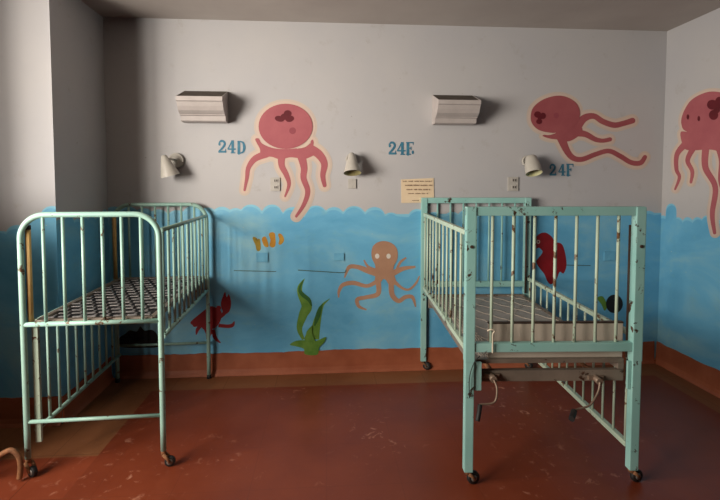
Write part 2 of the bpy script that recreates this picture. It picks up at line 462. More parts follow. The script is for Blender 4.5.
P.part('smile', M['halo'], [('strip', [(238, 206), (268, 199), (290, 184)], [2, 5, 3])], r, .0064)
P.part('flower', M['wine'], [('ell', (172, 92), 19, 11, .2), ('ell', (203, 72), 15, 13), ('ell', (211, 92), 17, 12, -.2), ('ell', (190, 84), 14, 12)], r, .0068)
P.part('spot', M['pink_spot'], [('ell', (222, 138), 13, 13)], r, .0064)

# swimming pink octopus above 24F
P = Paint(back_map, 520, 85, 5.33)
r = mural('octopus_mural', 'pink octopus painted swimming sideways, arms trailing right above the number 24F', 'mural', back_map, (560, 125))
headp = ('poly', [(55, 175), (68, 122), (118, 80), (190, 58), (250, 66), (300, 100), (318, 150), (304, 195), (275, 235), (230, 258), (170, 256), (105, 243), (68, 214)])
neck = ('poly', [(120, 268), (190, 255), (280, 220), (328, 228), (322, 262), (262, 300), (205, 292), (150, 284)])
arms = [('strip', [(292, 245), (335, 182), (390, 166), (440, 195), (500, 214), (550, 205), (598, 190)], [46, 40, 30, 30, 30, 28, 30]),
        ('strip', [(285, 255), (345, 262), (400, 290), (440, 297), (478, 290)], [40, 32, 26, 22, 22]),
        ('strip', [(215, 272), (245, 345), (280, 388), (330, 396), (400, 370), (470, 352), (530, 378), (590, 413), (640, 415), (664, 384)], [50, 36, 30, 27, 25, 25, 26, 26, 26, 22])]
P.part('halo_edge', M['halo_faint'], [headp, neck]+arms, r, .0006, 21)
P.part('halo', M['halo'], [headp, neck]+arms, r, .0018, 12)
P.part('arms', M['pink_dark'], [neck]+arms, r, .0036)
P.part('head', M['pink_dark'], [headp], r, .0058)
P.part('smile', M['halo'], [('strip', [(112, 258), (150, 263), (188, 256)], [6, 9, 2])], r, .0064)
P.part('flower', M['wine'], [('ell', (92, 158), 19, 17), ('ell', (121, 165), 15, 17), ('ell', (100, 195), 16, 14), ('ell', (104, 172), 14, 14)], r, .0068)
P.part('spot', M['pink_spot'], [('ell', (191, 163), 14, 15)], r, .0064)

# pink octopus on the right wall
P = Paint(right_map, 665, 75, 3.03)
r = mural('octopus_mural', 'pink octopus with a dark bow painted on the right-hand wall at the frame edge', 'mural', right_map, (700, 150))
head = ('poly', [(52, 150), (56, 118), (78, 80), (112, 58), (150, 50), (195, 62), (225, 100), (230, 145), (215, 172), (150, 182), (70, 172)])
skirt = ('poly', [(48, 176), (70, 172), (140, 180), (215, 172), (232, 180), (225, 232), (190, 238), (140, 226), (90, 228), (60, 222)])
arms = [('strip', [(66, 206), (38, 240), (36, 285), (45, 310), (32, 346)], [22, 15, 12, 10, 6]),
        ('strip', [(88, 220), (70, 258), (84, 292), (80, 325)], [18, 14, 12, 8]),
        ('strip', [(125, 220), (124, 280), (154, 340), (145, 420), (152, 478)], [22, 19, 17, 15, 10]),
        ('strip', [(165, 215), (175, 260), (172, 320), (185, 370)], [24, 20, 18, 12])]
P.part('halo_edge', M['halo_faint'], [head, skirt]+arms, r, .0006, 11)
P.part('halo', M['halo'], [head, skirt]+arms, r, .0018, 6)
P.part('arms', M['pink'], [skirt]+arms, r, .0036)
P.part('head', M['pink'], [head], r, .0058)
P.part('bow', M['wine'], [('ell', (146, 90), 16, 15), ('ell', (168, 84), 14, 18), ('ell', (150, 121), 14, 15), ('ell', (160, 104), 10, 12)], r, .0068)
P.part('eye', M['wine'], [('ell', (72, 127), 4, 8)], r, .0068)
P.part('eye', M['wine'], [('ell', (105, 132), 4, 8)], r, .0068)

# tan octopus in the painted sea
P = Paint(back_map, 330, 230, 5.56)
r = mural('octopus_mural', 'tan octopus with white eyes painted on the blue sea between the cribs', 'mural', back_map, (385, 275))
body = ('poly', [(230, 125), (240, 88), (270, 66), (310, 62), (350, 78), (374, 112), (374, 162), (356, 198), (352, 236), (366, 285), (345, 315), (325, 300), (312, 280), (296, 272), (282, 290), (266, 305), (250, 285), (252, 240), (250, 195), (234, 160)])
arms = [('strip', [(262, 240), (205, 224), (150, 205), (105, 208), (82, 262)], [40, 32, 24, 22, 8]),
        ('strip', [(250, 222), (212, 204), (190, 170)], [18, 14, 8]),
        ('strip', [(262, 285), (205, 311), (130, 294), (72, 305), (50, 340), (48, 372)], [24, 20, 24, 22, 16, 8]),
        ('strip', [(268, 290), (266, 355), (200, 374), (152, 386), (160, 424), (200, 442)], [30, 26, 22, 22, 18, 8]),
        ('strip', [(350, 240), (405, 215), (470, 205)], [34, 24, 12]),
        ('strip', [(370, 220), (390, 180), (420, 156)], [14, 14, 10]),
        ('strip', [(355, 285), (400, 322), (440, 330), (478, 295), (496, 258)], [22, 14, 12, 12, 7]),
        ('strip', [(340, 290), (345, 358), (380, 394), (420, 372), (458, 374), (475, 424)], [30, 28, 24, 22, 20, 8])]
P.part('body', M['tan'], [body], r, .0030)
P.part('arms', M['tan'], arms, r, .0006)
for q in ((262, 145), (325, 145)): P.part('eye', M['white'], [('ell', q, 12, 14)], r, .004)

# seaweed
P = Paint(back_map, 280, 270, 5.55)
r = mural('seaweed_mural', 'green seaweed painted low on the wall, rooted on the orange baseboard', 'mural', back_map, (311, 330))
def base_map(u, v, off): return back_map(u, v, off+.008)
P.f = base_map
P.part('blade', M['green'], [('strip', [(130, 385), (108, 325), (128, 250), (148, 198), (112, 130), (112, 90), (135, 50)], [16, 30, 48, 58, 32, 24, 4])], r, -.0074)
P.part('dark_stripe', M['green_dark'], [('strip', [(176, 200), (160, 165), (125, 135), (108, 105), (128, 58)], [6, 20, 22, 14, 4])], r, -.0062)  # the blade's own darker green
P.part('blade', M['green'], [('strip', [(195, 385), (203, 300), (222, 230), (240, 190), (276, 160)], [44, 44, 26, 14, 3])], r, -.0074)
P.part('dark_stripe', M['green_dark'], [('strip', [(192, 310), (208, 260), (222, 215), (236, 190)], [8, 26, 20, 6])], r, -.0062)
P.part('tuft', M['green'], [('poly', [(55, 412), (90, 391), (140, 388), (175, 398), (215, 386), (254, 370), (244, 400), (218, 428), (206, 468), (140, 466), (132, 436), (92, 422)]),
                            ('strip', [(172, 400), (162, 350), (178, 308)], [50, 34, 4]), ('strip', [(150, 400), (148, 370), (165, 335)], [26, 20, 3])], r, .0006)
# crab
P = Paint(back_map, 180, 280, 4.54)
r = mural('crab_mural', 'dark red crab painted low on the wall behind the foot of the left crib', 'mural', back_map, (212, 320))
P.part('body', M['crab'], [('poly', [(48, 192), (92, 152), (136, 120), (162, 124), (186, 140), (188, 172), (172, 204), (150, 222), (126, 216), (108, 224), (92, 206), (70, 208)])], r, .0030)
P.part('claw', M['crab'], [('strip', [(165, 172), (190, 162), (208, 140)], [22, 16, 22]), ('poly', [(186, 104), (196, 72), (205, 54), (212, 78), (222, 64), (232, 100), (226, 138), (206, 154), (190, 132)])], r, .0007)
for L_ in ([(175, 206), (215, 210), (238, 205), (246, 190)], [(96, 205), (80, 224), (74, 246)], [(112, 215), (124, 240), (122, 266)], [(136, 215), (140, 236), (134, 254)], [(150, 225), (160, 262), (182, 284)], [(84, 200), (66, 205), (60, 196)]):
    P.part('leg', M['crab'], [('strip', L_, [16]*(len(L_)-1)+[6])], r, .0006)
P.part('eye', M['crab'], [('ell', (176, 127), 11, 11)], r, .0034)
# striped yellow fish
P = Paint(back_map, 235, 225, 10)
r = mural('fish_mural', 'small orange and yellow striped fish painted on the blue sea above the crab', 'mural', back_map, (268, 242))
P.part('tail', M['olive'], [('poly', [(185, 128), (212, 138), (224, 165), (238, 145), (246, 180), (248, 240), (226, 250), (214, 202), (196, 162)])], r, .0006, 9)
P.part('stripe', M['yellow'], [('poly', [(278, 138), (300, 125), (318, 168), (326, 210), (302, 206), (286, 178)])], r, .0006, 9)
P.part('stripe', M['yellow'], [('poly', [(348, 92), (386, 84), (396, 130), (396, 198), (376, 216), (354, 200), (364, 150)])], r, .0006, 9)
P.part('face', M['yellow'], [('poly', [(440, 95), (464, 105), (482, 145), (470, 174), (444, 188), (452, 140)])], r, .0006, 9)
# red fish behind the right crib
P = Paint(back_map, 520, 220, 4.545)
r = mural('fish_mural', 'big dark red fish painted on the wall behind the aqua crib', 'mural', back_map, (551, 260))
P.part('body', M['crab'], [('poly', [(68, 92), (84, 66), (115, 57), (142, 74), (160, 98), (190, 110), (205, 150), (211, 205), (198, 242), (180, 236), (166, 268), (142, 292), (124, 278), (110, 246), (80, 206), (74, 186), (94, 160), (102, 142), (86, 126), (72, 128)])], r, .0007)
P.part('eye', M['halo'], [('ell', (82, 99), 8, 9)], r, .0024)
P.part('pupil', M['wine'], [('ell', (83, 99), 4, 5)], r, .003)
# snail-like black round with a green head
r = mural('turtle_mural', 'round black shell with a green head painted behind the right side of the aqua crib', 'mural', back_map, (612, 302))
P.part('shell', M['black'], [('ell', (428, 381), 38, 42)], r, .0024)
P.part('head', M['green'], [('poly', [(352, 352), (372, 346), (386, 362), (396, 392), (384, 412), (370, 384), (356, 366)])], r, .0006)
# black patch low on the wall beneath the left crib
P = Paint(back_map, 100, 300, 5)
r = mural('black_patch', 'black lumpy rock low on the wall under the left crib', 'mural', back_map, (138, 340))
P.part('patch', M['black'], [('poly', [(96, 232), (98, 190), (126, 170), (150, 152), (184, 158), (202, 132), (222, 152), (262, 150), (290, 180), (296, 232), (200, 238)])], r, .0006)

# ------------------------------------------------------------------ stencilled bed numbers
def arc(cx, cy, rx, ry, a0, a1, n=10): return [(cx+rx*math.cos(math.radians(a0+(a1-a0)*k/n)), cy+ry*math.sin(math.radians(a0+(a1-a0)*k/n))) for k in range(n+1)]
GL = {  # unit boxes, y down
 '2': [('st', arc(.5, .30, .33, .22, 180, 395), [.14]*3+[.2]*8), ('st', [(.80, .40), (.55, .62), (.16, .86)], [.22, .2, .14]), ('st', [(.08, .9), (.92, .9)], [.19, .19]), ('st', [(.9, .92), (.94, .70)], [.13, .05]), ('el', (.2, .33), .13, .11)],
 '4': [('st', [(.58, .04), (.30, .38), (.04, .66)], [.12, .11, .12]), ('st', [(.02, .68), (.98, .68)], [.14, .14]), ('st', [(.64, .03), (.64, .90)], [.24, .24]), ('st', [(.40, .95), (.92, .95)], [.11, .11])],
 'D': [('st', [(.2, .04), (.2, .96)], [.26, .26]), ('st', [(.02, .05), (.45, .05)], [.11, .11]), ('st', [(.02, .95), (.45, .95)], [.11, .11]), ('st', [(.45, .07), (.74, .16), (.88, .5), (.74, .84), (.45, .93)], [.12, .18, .25, .18, .12])],
 'E': [('st', [(.25, .04), (.25, .96)], [.26, .26]), ('st', [(.04, .05), (.92, .05)], [.11, .11]), ('st', [(.9, .04), (.9, .22)], [.10, .05]), ('st', [(.3, .48), (.62, .48)], [.10, .10]), ('st', [(.62, .36), (.62, .60)], [.08, .08]), ('st', [(.04, .95), (.55, .95)], [.11, .11]), ('el', (.84, .80), .13, .14)],
 'F': [('st', [(.25, .04), (.25, .45)], [.26, .26]), ('st', [(.25, .55), (.25, .96)], [.26, .26]), ('st', [(.04, .05), (.92, .05)], [.11, .11]), ('st', [(.9, .04), (.9, .26)], [.12, .05]), ('st', [(.3, .48), (.62, .48)], [.12, .12]), ('st', [(.62, .36), (.62, .60)], [.08, .08]), ('st', [(.04, .95), (.50, .95)], [.11, .11])]}
def number(label, ox, oy, sc, chars):
    u0 = ox+(chars[0][1]+chars[-1][2])/2/sc; v0 = oy+(chars[0][3]+chars[0][4])/2/sc
    r = tag(thing('bed_number', label, 'number', tuple(back_map(u0, v0, .0005)), 0, 'stencilled bed numbers'), label, 'number', 'stencilled bed numbers')
    nm = {'2': 'digit', '4': 'digit'}
    for ch, x0, x1, y0, y1 in chars:
        P = Paint(back_map, ox, oy, sc); w, h = x1-x0, y1-y0; shp = []
        for g in GL[ch]:
            if g[0] == 'st': shp.append(('strip', [(x0+a*w, y0+b*h) for a, b in g[1]], [q*(w+h)/2 for q in g[2]]))
            else: shp.append(('ell', (x0+g[1][0]*w, y0+g[1][1]*h), g[2]*w, g[3]*h))
        # strips end flat: drop the round cap by keeping it small
        P.part(nm.get(ch, 'letter'), M['letters'], shp, r, .0022)
number('blue stencilled number 24D on the wall beside the large pink octopus', 210, 130, 16.675, [('2', 130, 270, 165, 385), ('4', 295, 425, 165, 392), ('D', 455, 588, 180, 398)])
number('blue stencilled number 24E on the wall above the cream paper notice', 380, 130, 16.675, [('2', 132, 268, 190, 415), ('4', 285, 420, 195, 418), ('E', 430, 565, 200, 415)])
number('blue stencilled number 24F on the wall right of the rounded wall lamp', 540, 155, 16.675, [('2', 148, 266, 145, 348), ('4', 308, 418, 145, 348), ('F', 432, 560, 145, 348)])

# ------------------------------------------------------------------ paper notice
r = thing('paper_notice', 'cream paper notice with four lines of brown writing pinned above the crib', 'notice', tuple(back_map(417, 190, .0005)))
pu = [(401, 179.5), (433.5, 178), (434, 202.5), (401.3, 203)]
mb = MB(); fr = [back_map(u, v, .005) for u, v in pu]; bk_ = [back_map(u, v, .001) for u, v in pu]
mb.face(fr)
for i in range(4): mb.face([fr[i], fr[(i+1) % 4], bk_[(i+1) % 4], bk_[i]])
mb.face(bk_[::-1])
mb.build('sheet', M['paper'], r, Vector(r.location))
P = Paint(back_map, 395, 170, 12.5); rn = random.Random(8); row = 0
for y, x0, x1, hh in ((140, 100, 455, 15), (190, 125, 460, 17), (243, 145, 440, 17), (293, 165, 410, 13), (380, 215, 300, 9)):
    shp = []; x = x0
    while x < x1:
        wl = rn.uniform(34, 95); xe = min(x+wl, x1); q = x
        while q < xe:                     # a hand-lettered word: little upright strokes along a line
            h2 = hh*rn.uniform(.45, 1.0); sk = rn.uniform(-4, 4)
            shp.append(('strip', [(q+sk, y-h2/2), (q-sk*.5, y+h2/2)], [4.5, 4.5])); q += rn.uniform(7, 10)
        shp.append(('strip', [(x, y+hh*.25), (xe-4, y+hh*.2)], [3, 3])); x = xe+rn.uniform(12, 20)
    P.part('writing', M['ink'], shp[:90], r, .0054)

# ------------------------------------------------------------------ crack in the paint
def line_on_wall(pts, w, name, parent):
    P = Paint(back_map, 0, 0, 1); mb = MB(); P.strip(mb, ('strip', pts, [w]*len(pts)), 0, .0028)
    return mb.build(name, M['crack'], parent, Vector(parent.location))
line_on_wall([(234, 270.5), (256, 271), (276, 271.5)], .7, 'crack', wall_back)
line_on_wall([(298, 270), (322, 271.5), (343, 272.5), (346, 270)], .8, 'crack', wall_back)
line_on_wall([(566, 265), (590, 265.5)], .7, 'crack', wall_back)

# ------------------------------------------------------------------ socket plates
def wall_plate(u0, v0, u1, v1, label, kind):
    a, b = back_map(u0, v1, 0), back_map(u1, v0, 0); c = (a+b)/2; w, h = b.x-a.x, b.z-a.z
    mats = M['plate_sea'] if kind == 'painted' else M['plate']
    r = thing('socket_plate' if kind == 'socket' else 'blank_plate', label, 'wall plate', (c.x, D-.0005, c.z), 0, 'wall plates')
    MB().box((0, -.0045, 0), (w, .009, h), bev=.002).build('cover', mats, r)
    if kind == 'socket':
        for dz in (.27, -.22):
            mb = MB(); mb.box((.08*w, -.0105, dz*h), (.46*w, .004, .26*h), bev=.001); mb.build('outlet', M['plate'], r)
            mb = MB()
            for dx in (-.02, .18): mb.box((dx*w, -.0135, dz*h), (.09*w, .003, .16*h))
            mb.build('slot', M['plate_dark'], r)
    else:
        for dz in (.36, -.36): MB().tube([(0, -.009, dz*h), (0, -.012, dz*h)], .004).build('screw', mats, r)
    return r
wall_plate(270.5, 177.5, 280, 191, 'pale socket plate below the large pink octopus', 'socket')
wall_plate(348, 179, 356, 188.5, 'pale blank plate under the cone lamp near the notice', 'blank')
wall_plate(507.5, 177, 518, 191, 'pale socket plate between the notice and the number 24F, lower left of a lamp', 'socket')
wall_plate(256.5, 252.5, 268, 262, 'plate painted over in blue under the striped fish', 'painted')
wall_plate(334, 253, 344, 260.5, 'plate painted over in blue left of the tan octopus', 'painted')
wall_plate(603.5, 251, 615, 260.5, 'plate painted over in blue seen through the aqua crib bars', 'painted')

# ------------------------------------------------------------------ up-light boxes
def light_box(u0, u1, v0, v1, label):
    a, b = on_y(u0, v1, D), on_y(u1, v0, D); h = b.z-a.z; w = b.x-a.x
    r = thing('wall_light_box', label, 'wall light', ((a.x+b.x)/2, D-.001, a.z), 0, 'moulded light boxes on the wall')
    k = h/.24
    prof = [(.2, .165), (.2, .135), (.188, .128), (.176, .10), (.158, .072), (.134, .055), (.122, .05), (.118, .042), (.10, .04), (.096, .006), (.085, 0), (0, 0)]
    prof = [(p, z*k) for p, z in prof]
    ring = [(0, .24*k)]+prof
    mb = MB()
    L = [mb.b.verts.new((-w/2, -p, z)) for p, z in prof]; R = [mb.b.verts.new((w/2, -p, z)) for p, z in prof]
    for i in range(len(prof)-1): mb.b.faces.new((L[i], R[i], R[i+1], L[i+1]))
    # inner face so that the front has thickness
    mb.build('front', M['fixture'], r)
    for sx_ in (-1, 1):
        mb = MB(); t = .004
        A = [mb.b.verts.new((sx_*w/2, -p, z)) for p, z in ring]; B = [mb.b.verts.new((sx_*(w/2+t), -p, z)) for p, z in ring]
        mb.b.faces.new(A); mb.b.faces.new(B[::-1])
        for i in range(len(ring)): mb.b.faces.new((A[i], B[i], B[(i+1) % len(ring)], A[(i+1) % len(ring)]))
        mb.build('end_cap', M['fixture'], r)
    mb = MB(); a0 = [(-w/2, 0, .24*k), (w/2, 0, .24*k), (w/2, -.198, .160*k), (-w/2, -.198, .160*k)]
    mb.face(a0); mb.face([(x, y, z-.006) for x, y, z in a0])
    for i in range(4):
        p, q = a0[i], a0[(i+1) % 4]; mb.face([p, q, (q[0], q[1], q[2]-.006), (p[0], p[1], p[2]-.006)])
    mb.build('top_grille', M['fixture_top'], r)
light_box(185.5, 227.5, 91.5, 123, 'moulded grey light box high on the wall above the number 24D')
light_box(432.5, 472, 95.5, 125, 'moulded grey light box high on the wall above the notice and aqua crib')

# ------------------------------------------------------------------ swivel cone lamps
def cone_lamp(u, v, label, axis, length, r0, r1, inside, out=.09, kind='cone', plate_off=(0, 0), mount_r=.043):
    c = on_y(u, v, D-out)
    pp = Vector((c.x+plate_off[0], D-.001, c.z+.03+plate_off[1]))
    r = thing('wall_lamp', label, 'wall lamp', tuple(pp), 0, 'swivel wall lamps'); off = Vector(pp)
    ax = Vector(axis).normalized()
    rot = ax.to_track_quat('Z', 'Y').to_matrix().to_4x4(); mt = Matrix.Translation(c-ax*length/2) @ rot
    pm = Matrix.Translation(pp) @ Matrix.Rotation(PI/2, 4, 'X')
    MB().lathe([(0, 0), (mount_r, 0), (mount_r, .020), (mount_r-.006, .024), (mount_r-.012, .016), (.014, .02), (0, .02)], pm).build('wall_mount', M['shade'], r, off)
    top = c-ax*length*.30
    MB().tube([pp-Vector((0, .018, 0)), pp.lerp(top, .5)+Vector((0, 0, .008)), top], .009).build('swivel_arm', M['shade'], r, off)
    L = length
    if kind == 'cone': prof = [(0, 0), (r0*.7, .0), (r0, .006), (r0+(r1-r0)*.5, L*.5), (r1, L)]
    else: prof = [(0, 0), (r0*.6, .002), (r0*.9, .012), (r0, .035), (r1*.97, L*.6), (r1, L)]
    outer = MB().lathe(prof, mt, 32).build('shade', M['shade'], r, off)
    inner = MB().lathe([(r1, L), (r1-.004, L-.001)]+[(max(q-.004, 0), z+.004) for q, z in prof[::-1][1:]], mt, 32).build('shade_lining', inside, r, off)
    MB().lathe([(0, .02), (.014, .02), (.014, L*.45), (0, L*.45)], mt, 16).build('lamp_socket', M['plate_dark'], r, off)
    return r
cone_lamp(167, 165.5, 'grey cone wall lamp above the mint crib, turned to show its round mount', (.26, .12, -1), .15, .019, .066, M['shade_in'], out=.12, plate_off=(.030, .010), mount_r=.055)
cone_lamp(352, 163, 'grey cone wall lamp with a darker lining between the numbers 24D and 24E', (.02, -.34, -1), .155, .020, .064, M['shade_in'], out=.10)
cone_lamp(532.3, 164.5, 'rounded wall lamp with a pale yellow lining beside the number 24F', (.02, -.44, -1), .145, .044, .060, M['shade_in_lit'], out=.10, kind='barrel')

# ------------------------------------------------------------------ casters
def caster(parent, x, y, z_top, ang, wheel_r=.03):
    """swivel caster under a leg; ang = direction in which it trails"""
    d = Vector((math.cos(ang), math.sin(ang), 0)); p = Vector((x, y, 0)); hub = p+d*.03+Vector((0, 0, wheel_r)); side = Vector((-d.y, d.x, 0))
    mb = MB()
    mb.tube([(x, y, z_top+.01), (x, y, z_top-.018)], .013)
    for sgn in (-1, 1):
        a = p+Vector((0, 0, z_top-.012))+side*sgn*.014; b = hub+side*sgn*.016
        mb.tube([a, a.lerp(b, .5)+d*.004, b], [.009, .008, .007], 8)
    f = mb.build('caster', M['rust'], parent)
    rot = side.to_track_quat('Z', 'Y').to_matrix().to_4x4(); w = .011
    MB().lathe([(.014, -w), (wheel_r-.003, -w), (wheel_r, -w+.004), (wheel_r, w-.004), (wheel_r-.003, w), (.014, w)], Matrix.Translation(hub) @ rot, 24).build('wheel', M['rubber'], f)
    MB().lathe([(0, -w-.002), (.015, -w-.001), (.015, w+.001), (0, w+.002)], Matrix.Translation(hub) @ rot, 20).build('hub', M['hub'], f)
    return f

# ------------------------------------------------------------------ aqua crib (right)
RB = thing('hospital_crib', 'square framed aqua metal crib with two hand cranks, standing on the red floor under 24F', 'crib', (1.1045, 2.7975, 0), -.0544, 'metal hospital cribs')
w, L, h = .7916, 1.386, 1.33
def square_end(y, front):
    mb = MB(); pw = .045
    top = .042
    mb.box((0, y, h-top/2), (w+pw, .034, top), bev=.004)
    o = mb.build('end_frame', M['aqua'], RB)
    for sgn in (-1, 1):
        mb = MB(); zt = h-.002; z0 = .07
        mb.box((sgn*w/2, y, (zt+.60)/2), (pw, pw, zt-.60), bev=.004)
        mb.box((sgn*w/2, y, (.62+z0)/2), (pw*.92, pw*.92, .62-z0), bev=.004)
        mb.build('post', M['aqua'], o)
        if front:
            MB().box((sgn*(w/2-(.040 if sgn < 0 else .030)), y-.004, .53), (.036 if sgn < 0 else .016, .014, .135), bev=.002).build('gusset_plate', M['aqua'], o)
        MB().tube([(sgn*w/2+.001, y-pw/2+.002, 1.245-.10), (sgn*w/2+.001, y-pw/2-.005, 1.245-.10)], .008, 8).build('bolt', M['dark_rod'], o)
        caster(RB, sgn*w/2, y, z0, .25 if front else -.3, .031)
    MB().box((0, y, .668), (w-pw, .034, .042), bev=.004).build('lower_rail', M['aqua'], o)
    for k in range(7):
        xk = -w/2+pw/2+(w-pw)*(k+.82)/7.55
        MB().tube([(xk, y, .685), (xk, y, h-.035)], .0074, 10).build('bar', M['aqua'] if not front else M['aqua_pale'], o)
    return o
square_end(-L/2, True); square_end(L/2, False)
def side_rail(parent, x, y0, y1, zb, zt, n, mat, r_rail=.011, r_bar=.0066, stile=False, box=True, bar_r=None):
    mb = MB()
    if box: mb.box((x, (y0+y1)/2, zt-.012), (.024, y1-y0, .024), bev=.004)
    else: mb.tube([(x, y0, zt-r_rail), (x, y1, zt-r_rail)], r_rail)
    o = mb.build('side_rail', mat, parent)
    mb = MB()
    if box: mb.box((x, (y0+y1)/2, zb+.013), (.026, y1-y0, .026), bev=.004)
    else: mb.tube([(x, y0, zb+r_rail), (x, y1, zb+r_rail)], r_rail)
    mb.build('bottom_rail', mat, o)
    for k in range(n):
        y = y0+.02+(y1-y0-.04)*k/(n-1)
        MB().tube([(x, y, zb+.015), (x, y, zt-.015)], r_bar, 8).build('bar', mat, o)
    return o
yi = L/2-.045
side_rail(RB, -w/2, -yi, yi, .635, 1.215, 12, M['aqua_pale'])
side_rail(RB, w/2+.004, -yi, yi, .15, .725, 13, M['aqua_pale'])
for y in (-L/2+.034, L/2-.034):     # guide rods of the lowered side
    MB().tube([(w/2-.018, y, .60), (w/2-.018, y, 1.24)], .0075, 10).build('guide_rod', M['dark_rod'], RB)
# spring base
zd = .585
mb = MB()
for sgn in (-1, 1): mb.box((sgn*(w/2-.045), 0, zd-.02), (.03, L-.07, .045), bev=.003)
for y in (-L/2+.045, L/2-.045): mb.box((0, y, zd+.001), (w-.07, .03, .02), bev=.003)
deck = mb.build('bed_base', M['grey_frame'], RB)
MB().box((0, 0, zd-.008), (w-.115, L-.11, .012)).build('cover', M['deck_grey'], deck)
mb = MB(); xe, ye = w/2-.06, L/2-.06
def clip_line(x0, slope):                     # wires running obliquely across the base
    pts = []
    for i in range(61):
        y = -ye+2*ye*i/60; xx = x0+slope*(y+ye)
        if -xe <= xx <= xe: pts.append((xx, y, zd+.004+.002*math.sin(i*1.3)))
    return pts
for k in range(-6, 14):
    p = clip_line(-xe+k*.15, -.62)
    if len(p) > 2: mb.tube(p, .0022, 6)
for k in range(-2, 16):
    p = clip_line(-xe+k*.32-1.0, .62)
    if len(p) > 2: mb.tube(p, .0012, 6)
mb.build('diagonal_wires', M['wire'], deck)
mb = MB()
for k in range(26):                           # coil springs along the left edge
    y = -ye+2*ye*(k+.5)/26
    mb.tube([(-xe+.012+.085*i/40, y+.008*math.cos(i*.95), zd+.008+.008*math.sin(i*.95)) for i in range(41)], .0018, 6)
sp = mb.build('coil_springs', M['wire'], deck)
def rb_local(u, v, yl):
    """point of the crib's own space seen at this place of the photograph, at a given depth of the crib"""
    inv = (Matrix.Translation(RB.location) @ Matrix.Rotation(RB.rotation_euler.z, 4, 'Z')).inverted()
    o = inv @ Vector((0, 0, H)); d = inv.to_3x3() @ ray(u, v)
    return o+d*((yl-o.y)/d.y)
# upright sheet-metal panel at the near end
px0, px1 = rb_local(488, 330, -L/2+.06).x, min(rb_local(630, 330, -L/2+.06).x, w/2-.028)
MB().box(((px0+px1)/2, -L/2+.06, .672), (px1-px0, .012, .18), bev=.003).build('end_panel', M['beige'], RB)
MB().box(((px0+px1)/2, -L/2+.063, .765), (px1-px0, .024, .008), bev=.002).build('panel_lip', M['dark_rod'], RB)
# crossbars that carry the cranks
cb = MB(); cb.box((0, -L/2+.05, .512), (w-.06, .03, .054), bev=.004)
crossbar = cb.build('crossbar', M['grey_frame'], RB)
mb = MB(); mb.box((0, L/2-.05, .525), (w-.06, .03, .058), bev=.004); mb.build('crossbar', M['grey_frame'], RB)
mb = MB()
for sgn in (-1, 1): mb.tube([(sgn*.25, -L/2+.06, .50), (sgn*.25, L/2-.06, .50)], .011, 10)
mb.tube([(.25, -.1, .50), (w/2-.1, -.45, .56)], .010, 8)
mb.build('drive_rods', M['rust'], RB)
def crank(hub_uv, path_uv, ys, grip_from, end_r):
    hb = rb_local(hub_uv[0], hub_uv[1], -L/2-.01)
    mb = MB(); mb.tube([hb+Vector((0, .075, .004)), hb], [.016, .016], 12)
    mb.box(hb+Vector((0, .05, .004)), (.075, .035, .022), bev=.004)
    c = mb.build('crank', M['steel'], RB)
    pts = [hb]+[rb_local(u, v, y) for (u, v), y in zip(path_uv, ys)]
    MB().tube(bez(pts[:grip_from], 6), .0048, 10).build('crank_arm', M['steel'], c)
    g = pts[grip_from-1:]
    MB().tube(bez(g, 6), end_r, 14).build('handle', M['rubber'], c)
    return c
crank((494, 380), [(497, 389), (494.5, 402), (481, 404.5), (480, 405), (479, 413), (477.5, 421)], [-L/2-.03, -L/2-.04, -L/2-.045, -L/2-.05, -L/2-.07, -L/2-.08], 5, .0105)
crank((600, 382), [(598, 392), (590, 405), (578, 409), (574, 411), (573, 415), (571.5, 419)], [-L/2-.02, -L/2-.04, -L/2-.05, -L/2-.055, -L/2-.075, -L/2-.10], 5, .0135)
# cable along the near left post and the strip of tape tied to the rail
MB().tube(bez([rb_local(480, 356, -L/2-.03), rb_local(474, 363, -L/2-.032), rb_local(469.5, 378, -L/2-.031), rb_local(469.5, 398, -L/2-.030)], 8), .0022, 8).build('cable', M['rubber'], RB)
tp = MB(); a = rb_local(492.5, 335, -L/2-.026)
tp.tube(bez([rb_local(487.5, 331, -L/2-.02), rb_local(491, 329.5, -L/2-.03), rb_local(495, 331, -L/2-.03), rb_local(493, 334, -L/2-.03), rb_local(492.7, 344, -L/2-.026), rb_local(492.6, 353, -L/2-.026)], 8), .0042, 8)
tag(tp.build('cloth_tie', M['cord'], None), 'white cloth tie knotted on the near lower rail of the aqua crib', 'tie')
bpy.data.objects['cloth_tie'].matrix_world = Matrix.Translation(RB.location) @ Matrix.Rotation(RB.rotation_euler.z, 4, 'Z')

